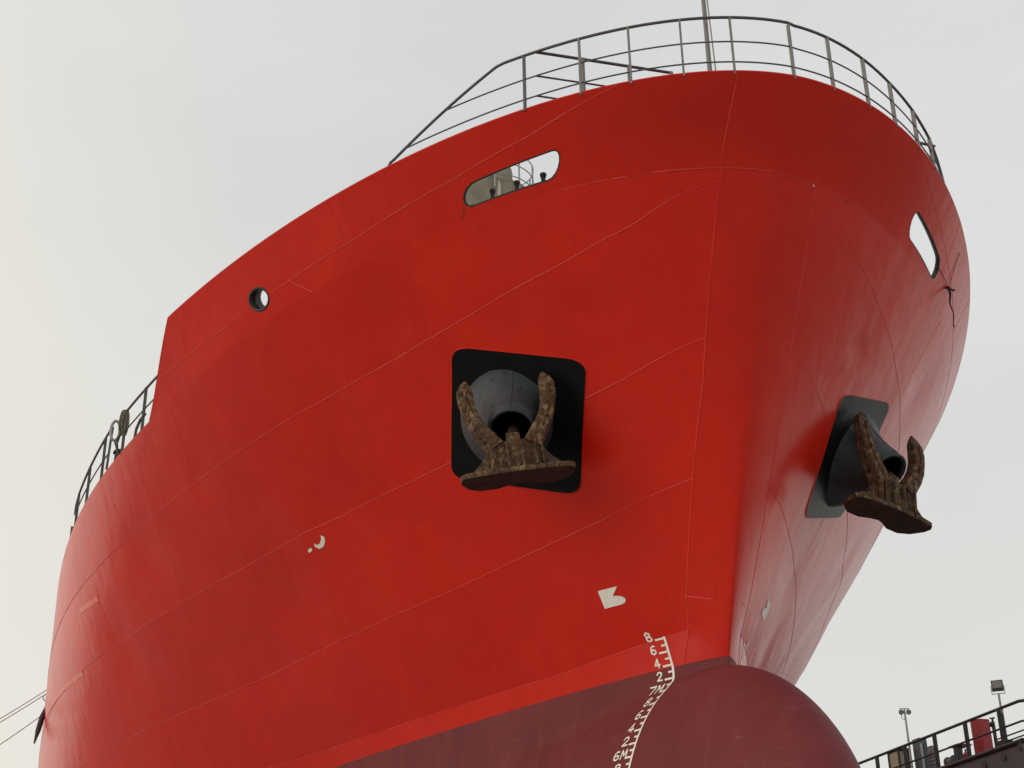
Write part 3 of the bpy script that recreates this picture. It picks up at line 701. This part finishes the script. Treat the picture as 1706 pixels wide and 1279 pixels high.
# rope bundle hung on the rail post
bm = bmesh.new(); q = deck_pt(12.18, .93)
for k in range(9):
    w = .045+.02*random.random(); dx = (k-4)*.016; l = .40+.2*random.random()
    add_tube(bm, [q+Vector((dx+.05*math.sin(a)*.5, -.02+.1*(k % 3-1)*.3+w*math.sin(a), -l/2+l/2*math.cos(a)+.04)) for a in np.linspace(0, 2*math.pi, 18)[:-1]], .022, 6, True)
for k in range(3): add_tube(bm, [q+Vector((.02*k, -.05, -.45)), q+Vector((.03*k, -.1-.03*k, -.7)), q+Vector((.0, -.06, -.93))], .015, 6)
bmesh.ops.recalc_face_normals(bm, faces=bm.faces)
ro = bm_obj('rope_coil', bm, 'hemp', None, True); tag(ro, 'coil of brownish rope hung on the deck railing post at the left', 'rope')
tube_obj('rope_loop', [q+Vector((-.05, -.17+.09*math.cos(a), -.40+.22*math.sin(a))) for a in np.linspace(0, 2*math.pi, 22)[:-1]], .03, 'galv', ro, 8, True)

# ------------------------------------------------------------------ cord on the port bulwark
def port_b(D, w, off=.03): return mirror(Bp(D, w)+bul_n(D, w)*off, 1)
bm = bmesh.new(); kn = port_b(2.95, .33)
add_tube(bm, [port_b(2.38, .30, .012), port_b(2.62, .32, .012), kn], .005, 6); add_tube(bm, [port_b(3.02, .80, .012), port_b(3.0, .6, .012), kn], .005, 6)
tl = []
for k in range(14): tl.append(kn+Vector((0, .02*math.sin(k*.9), -.06*k)))
add_tube(bm, tl, [.022, .022, .02, .018, .016, .014, .012, .010, .010, .009, .009, .009, .009, .012], 6)
bmesh.ops.create_icosphere(bm, subdivisions=2, radius=.035, matrix=Matrix.Translation(kn)); add_tube(bm, [kn, kn+Vector((-.05, .12, 0)), kn+Vector((-.07, .17, .02))], .02, 6)
bmesh.ops.recalc_face_normals(bm, faces=bm.faces)
tag(bm_obj('knotted_cord', bm, 'dark_cord', None, True), 'thin dark knotted cord dangling down the outer right edge of the bow', 'cord')

# ------------------------------------------------------------------ the dock
FLOOR = -1.2
g = mesh_obj('ground', [(-1500, -1500, FLOOR), (1500, -1500, FLOOR), (1500, 1500, FLOOR), (-1500, 1500, FLOOR)], [(0, 1, 2, 3)], 'concrete', smooth=False); g['kind'] = 'structure'
YW = 15.0
w0 = at(1664, 1247, y=YW); ZD = w0.z; XC = at(1702, 1232, y=YW).x
def dock_wall(side, label):
    t = empty('dock_wall', (XC, side*YW, FLOOR)); tag(t, label, 'dock wall')
    box_obj('wall_body', (-55, side*3, (ZD-FLOOR)/2), (110, 6, ZD-FLOOR), 'dock_steel', t, bevel=.05)
    tube_obj('edge_pipe', [(.02, side*0, ZD-FLOOR), (-110, 0, ZD-FLOOR)], .07, 'dock_dark', t, 8); tube_obj('edge_pipe', [(.02, 0, ZD-FLOOR), (.02, side*6, ZD-FLOOR)], .07, 'dock_dark', t, 8)
    for k in range(18):
        bm = bmesh.new(); add_box(bm, (-2.5-6*k, -side*.04, (ZD-FLOOR)/2-.1), (.14, .1, ZD-FLOOR-.6)); bm_obj('stiffener', bm, 'dock_steel', t)
    return t
dwp = dock_wall(1, 'dark grey dock wall behind the railing at the lower right')
for px, py in ((1672, 1260), (1700, 1243), (1640, 1274)):
    p = at(px, py, y=YW-.02)-Vector(dwp.location); bm = bmesh.new(); add_cyl(bm, p, p+Vector((0, -.03, 0)), .10, n=20); bm_obj('drain_cover', bm, 'slate_box', dwp, True)
# keel blocks under the ship
for k in range(14):
    b = box_obj('keel_block', (-4-5*k, 0, FLOOR/2), (1.2, 1.6, -FLOOR-.004), 'timber', bevel=.03); b['kind'] = 'structure'
# railing on the dock wall
YR = YW+.25
rl = empty('dock_railing', (XC-.2, YR, ZD)); tag(rl, 'dark pipe railing along the top of the dock wall at lower right', 'railing')
ro_ = Vector(rl.location)
top = at(1664.6, 1180.5, y=YR).z-ZD; mid = .52*top
for h, r in ((top, .045), (mid, .03)):
    tube_obj('rail_bar', [(-90, 0, h), (-6, 0, h), (0, 0, h), (.12, .1, h), (.15, .3, h), (.15, 5.5, h)], r, 'dock_dark', rl, 8)
for h in (.18*top, .3*top): tube_obj('rail_bar', [(-1.2, 0, h), (0, 0, h), (.12, .1, h), (.15, .3, h), (.15, 5.5, h)], .022, 'dock_dark', rl, 8)
posts = [at(px, py, y=YR).x for px, py in ((1675, 1242), (1616, 1262), (1564, 1279))]
sp = (posts[0]-posts[2])/2
for k in range(24):
    x = posts[k] if k < 3 else posts[2]-sp*(k-2); w = .09 if k == 0 else .065
    tube_obj('post', [(x-ro_.x, 0, -.02), (x-ro_.x, 0, top)], w, 'dock_dark', rl, 8)
for y in (1.6, 3.2, 5): tube_obj('post', [(.15, y, -.02), (.15, y, top)], .05, 'dock_dark', rl, 8)
bm = bmesh.new(); add_box(bm, (posts[0]-ro_.x, 0, .12), (.34, .3, .24)); bm_obj('post_foot', bm, 'dock_dark', rl, bevel=.03)
# boxes and gear behind the railing: pixel of lower centre, size
def gear(name, px0, py0, px1, py1, y, depth, material, label, cat, parts=None, rot=0):
    a = at(px0, py0, y=y); b = at(px1, py1, y=y); h = abs(a.z-b.z); c = (a+b)/2; lo = min(a.z, b.z); w = abs(a.x-b.x)+abs(a.z-b.z)*0
    return a, b
def cabinet(name, px, ptop, y, w, d, material, label, cat, zb=None):
    p = at(px, ptop, y=y); zb = ZD if zb is None else zb; t = empty(name, (p.x, y, zb)); tag(t, label, cat); h = p.z-zb
    return t, h
# cream boarded shed
t, h = cabinet('site_cabin', 1496, 1251, 16.6, 1, 1, None, 'cream boarded cabin with dark frame behind the dock railing', 'cabin')
box_obj('body', (0, 0, h/2), (.6, .34, h-.1), 'cream_board', t)
box_obj('roof', (0, 0, h), (.7, .42, .07), 'dock_dark', t)
for x, y in ((-.3, -.18), (.3, -.18), (.3, .18)): box_obj('frame_post', (x, y, h/2), (.06, .06, h-.08), 'dock_dark', t)
t, h = cabinet('grey_container', 1531, 1231, 16.9, 1, 1, None, 'slate grey panel box beside the cream cabin on the dock', 'container')
box_obj('body', (0, 0, h/2), (.4, .28, h), 'slate_box', t); box_obj('door', (.21, .06, h/2), (.03, .13, h*.85), 'teal_box', t); box_obj('end_strip', (.21, -.09, h*.5), (.03, .08, h*.8), 'galv', t)
t, h = cabinet('vent_stack', 1552, 1243, 16.2, 1, 1, None, 'lilac grey louvred stack behind a railing post', 'vent stack')
box_obj('body', (0, 0, h/2), (.22, .19, h), 'lilac_box', t)
for k in range(7): box_obj('louvre', (.115, 0, h*(.2+.1*k)), (.02, .16, .025), 'dock_dark', t, bevel=.003); box_obj('louvre', (0, -.1, h*(.2+.1*k)), (.18, .02, .025), 'dock_dark', t, bevel=.003)
t, h = cabinet('winch', 1583, 1252, 16.0, 1, 1, None, 'squat dark winch on the dock left of the teal cabinet', 'winch')
box_obj('bed', (0, 0, .06), (.4, .26, .12), 'dock_dark', t)
bm = bmesh.new(); add_cyl(bm, (-.15, 0, h*.6), (.15, 0, h*.6), .1, n=20); add_cyl(bm, (-.18, 0, h*.6), (-.14, 0, h*.6), .16, n=20); add_cyl(bm, (.14, 0, h*.6), (.18, 0, h*.6), .16, n=20); bm_obj('drum', bm, 'lilac_box', t, True)
t, h = cabinet('switch_cabinet', 1595, 1243, 15.9, 1, 1, None, 'small teal grey cabinet left of the red box', 'cabinet')
box_obj('body', (0, 0, h/2), (.2, .18, h), 'teal_box', t); box_obj('door', (.11, 0, h/2), (.02, .14, h*.8), 'slate_box', t); box_obj('canopy', (-.05, .12, h+.02), (.5, .5, .04), 'red_box', t)
t, h = cabinet('fire_extinguisher', 1608, 1249, 15.7, 1, 1, None, 'little red extinguisher between the teal cabinet and red box', 'extinguisher')
bm = bmesh.new(); add_cyl(bm, (0, 0, 0), (0, 0, h*.75), .075, n=16); add_cyl(bm, (0, 0, h*.75), (0, 0, h*.9), .075, .03, 16); bm_obj('bottle', bm, 'red_box', t, True)
bm = bmesh.new(); add_cyl(bm, (0, 0, h*.88), (0, 0, h), .025, n=10); add_box(bm, (.04, 0, h), (.1, .03, .03)); bm_obj('valve', bm, 'dock_dark', t)
t, h = cabinet('red_locker', 1632, 1202, 16.3, 1, 1, None, 'tall dark red faceted locker standing behind the dock railing', 'locker')
bm = bmesh.new(); add_cyl(bm, (0, 0, .14), (0, 0, h), .30, .30, 6); bm_obj('body', bm, 'red_box', t, bevel=.03)
bm = bmesh.new(); add_cyl(bm, (0, 0, h), (0, 0, h+.03), .315, .28, 6); bm_obj('lid', bm, 'red_box', t, bevel=.02)
for a in range(4): box_obj('leg', (.19*math.cos(a*1.57+.78), .19*math.sin(a*1.57+.78), .075), (.06, .06, .15), 'dock_dark', t)
t, h = cabinet('vent_pipe', 1653, 1196, 15.7, 1, 1, None, 'dark upright vent pipe with valve head beside the red locker', 'pipe')
bm = bmesh.new(); add_cyl(bm, (0, 0, 0), (0, 0, h*.9), .05, n=12); add_cyl(bm, (0, 0, h*.15), (0, 0, h*.2), .085, n=12); bm_obj('pipe', bm, 'dock_dark', t, True)
bm = bmesh.new(); bmesh.ops.create_uvsphere(bm, u_segments=14, v_segments=8, radius=.08, matrix=Matrix.Translation((-.02, -.03, h*.84))); add_cyl(bm, (0, 0, h*.88), (0, 0, h), .03, n=8); add_cyl(bm, (-.09, 0, h), (.09, 0, h), .015, n=8); add_cyl(bm, (0, -.09, h), (0, .09, h), .015, n=8); bm_obj('valve_head', bm, 'dock_dark', t, True)
# floodlights
b = at(1668, 1182, y=YR); tp_ = at(1660, 1157, y=YR); ctr = at(1657, 1144, y=YR)
t = empty('floodlight', (b.x, YR, b.z)); tag(t, 'square floodlight on a short pole above the dock railing', 'floodlight')
L0 = Vector(t.location); hp = tp_.z-b.z; hc = ctr.z-b.z
tube_obj('pole', [(0, 0, -.1), (0, 0, hp)], .03, 'galv', t)
face = (CAMP-ctr); face.z = -3; face = (Vector((.75, -.6, -.12))).normalized()
rt = face.to_track_quat('Y', 'Z').to_matrix()
hs = box_obj('housing', (0, 0, hc), (.31, .10, .30), 'dock_dark', t, rt, .015)
fv = rt @ Vector((0, .053, .03)); box_obj('lens', Vector((0, 0, hc))+fv, (.26, .016, .19), 'lamp_glass', t, rt, .005)
for s in (-1, 1): box_obj('bracket_arm', Vector((0, 0, hc-.10))+rt @ Vector((s*.17, 0, 0)), (.02, .035, .22), 'galv', t, rt, .004)
box_obj('bracket_bar', Vector((0, 0, hc-.22))+rt @ Vector((0, 0, 0)), (.36, .04, .02), 'galv', t, rt, .004)
b = at(1514, 1237, y=16.6); tp_ = at(1505, 1181, y=16.6)
t = empty('twin_floodlight', (b.x, 16.6, ZD)); tag(t, 'slim pole with a pair of small floodlights above the cream cabin', 'floodlight')
hp = tp_.z-ZD; tube_obj('pole', [(0, 0, 0), (0, 0, hp)], [.045, .03], 'galv', t)
cdir = Vector((.3, .95, 0)).normalized(); tube_obj('cross_arm', [-cdir*.15+Vector((0, 0, hp)), cdir*.15+Vector((0, 0, hp))], .016, 'galv', t)
for s in (-1, 1):
    c = cdir*s*.12+Vector((0, 0, hp-.10)); bm = bmesh.new(); d_ = Vector((.8, -.3, -.5)).normalized(); add_cyl(bm, c-d_*.07, c+d_*.05, .05, .085, 16); bm_obj('lamp_head', bm, 'dock_dark', t, True)
    bm = bmesh.new(); add_cyl(bm, c+d_*.051, c+d_*.058, .075, n=16); bm_obj('lamp_glass', bm, 'lamp_glass', t, True)
    tube_obj('lamp_stem', [c, cdir*s*.12+Vector((0, 0, hp))], .012, 'galv', t)
tube_obj('loose_cable', [cdir*-.12+Vector((0, 0, hp-.15)), cdir*-.12+Vector((0, 0, hp-.3)), cdir*-.05+Vector((0, 0, hp-.36)), Vector((0, 0, hp-.25))], .012, 'wire', t, 6)
# ------------------------------------------------------------------ mooring wires and a fender at the far left
def wire(p_hull, p_left, label):
    d = p_left-p_hull; a = p_hull-d*.15; e = p_hull+d*2.2; P = []
    for k in range(21):
        s = k/20; q = a.lerp(e, s); P.append(q+Vector((0, 0, -.25*4*s*(1-s)*.3)))
    tag(tube_obj('mooring_wire', P, .013, 'wire', None, 6), label, 'wire', 'mooring wires at the left edge')
xw = -24.0
wire(at(92, 1139, x=-25.5), at(0, 1193, x=-22), 'thin mooring wire, uppermost of the three at the left edge')
wire(at(92, 1145, x=-25.5), at(0, 1199, x=-22), 'thin mooring wire just below the uppermost one at the left edge')
wire(at(80, 1183, x=-25.5), at(0, 1236, x=-22), 'lowest of the three thin mooring wires at the left edge')
fa = at(81, 1168, x=-22); fb = at(70, 1195, x=-21.5); fc = at(57, 1238, x=-21)
bm = bmesh.new(); add_tube(bm, [fa, fa.lerp(fb, .5), fb, fb.lerp(fc, .5), fc], [.025, .05, .075, .07, .02], 10); bmesh.ops.recalc_face_normals(bm, faces=bm.faces)
fe = bm_obj('rubber_fender', bm, 'rubber', None, True); tag(fe, 'dark slender fender hanging at the far left edge of the hull', 'fender')
tube_obj('fender_eye', [fa+Vector((0, -.06+.1*math.cos(a), .1+.1*math.sin(a))) for a in np.linspace(0, 2*math.pi, 14)[:-1]], .015, 'wire', fe, 6, True)
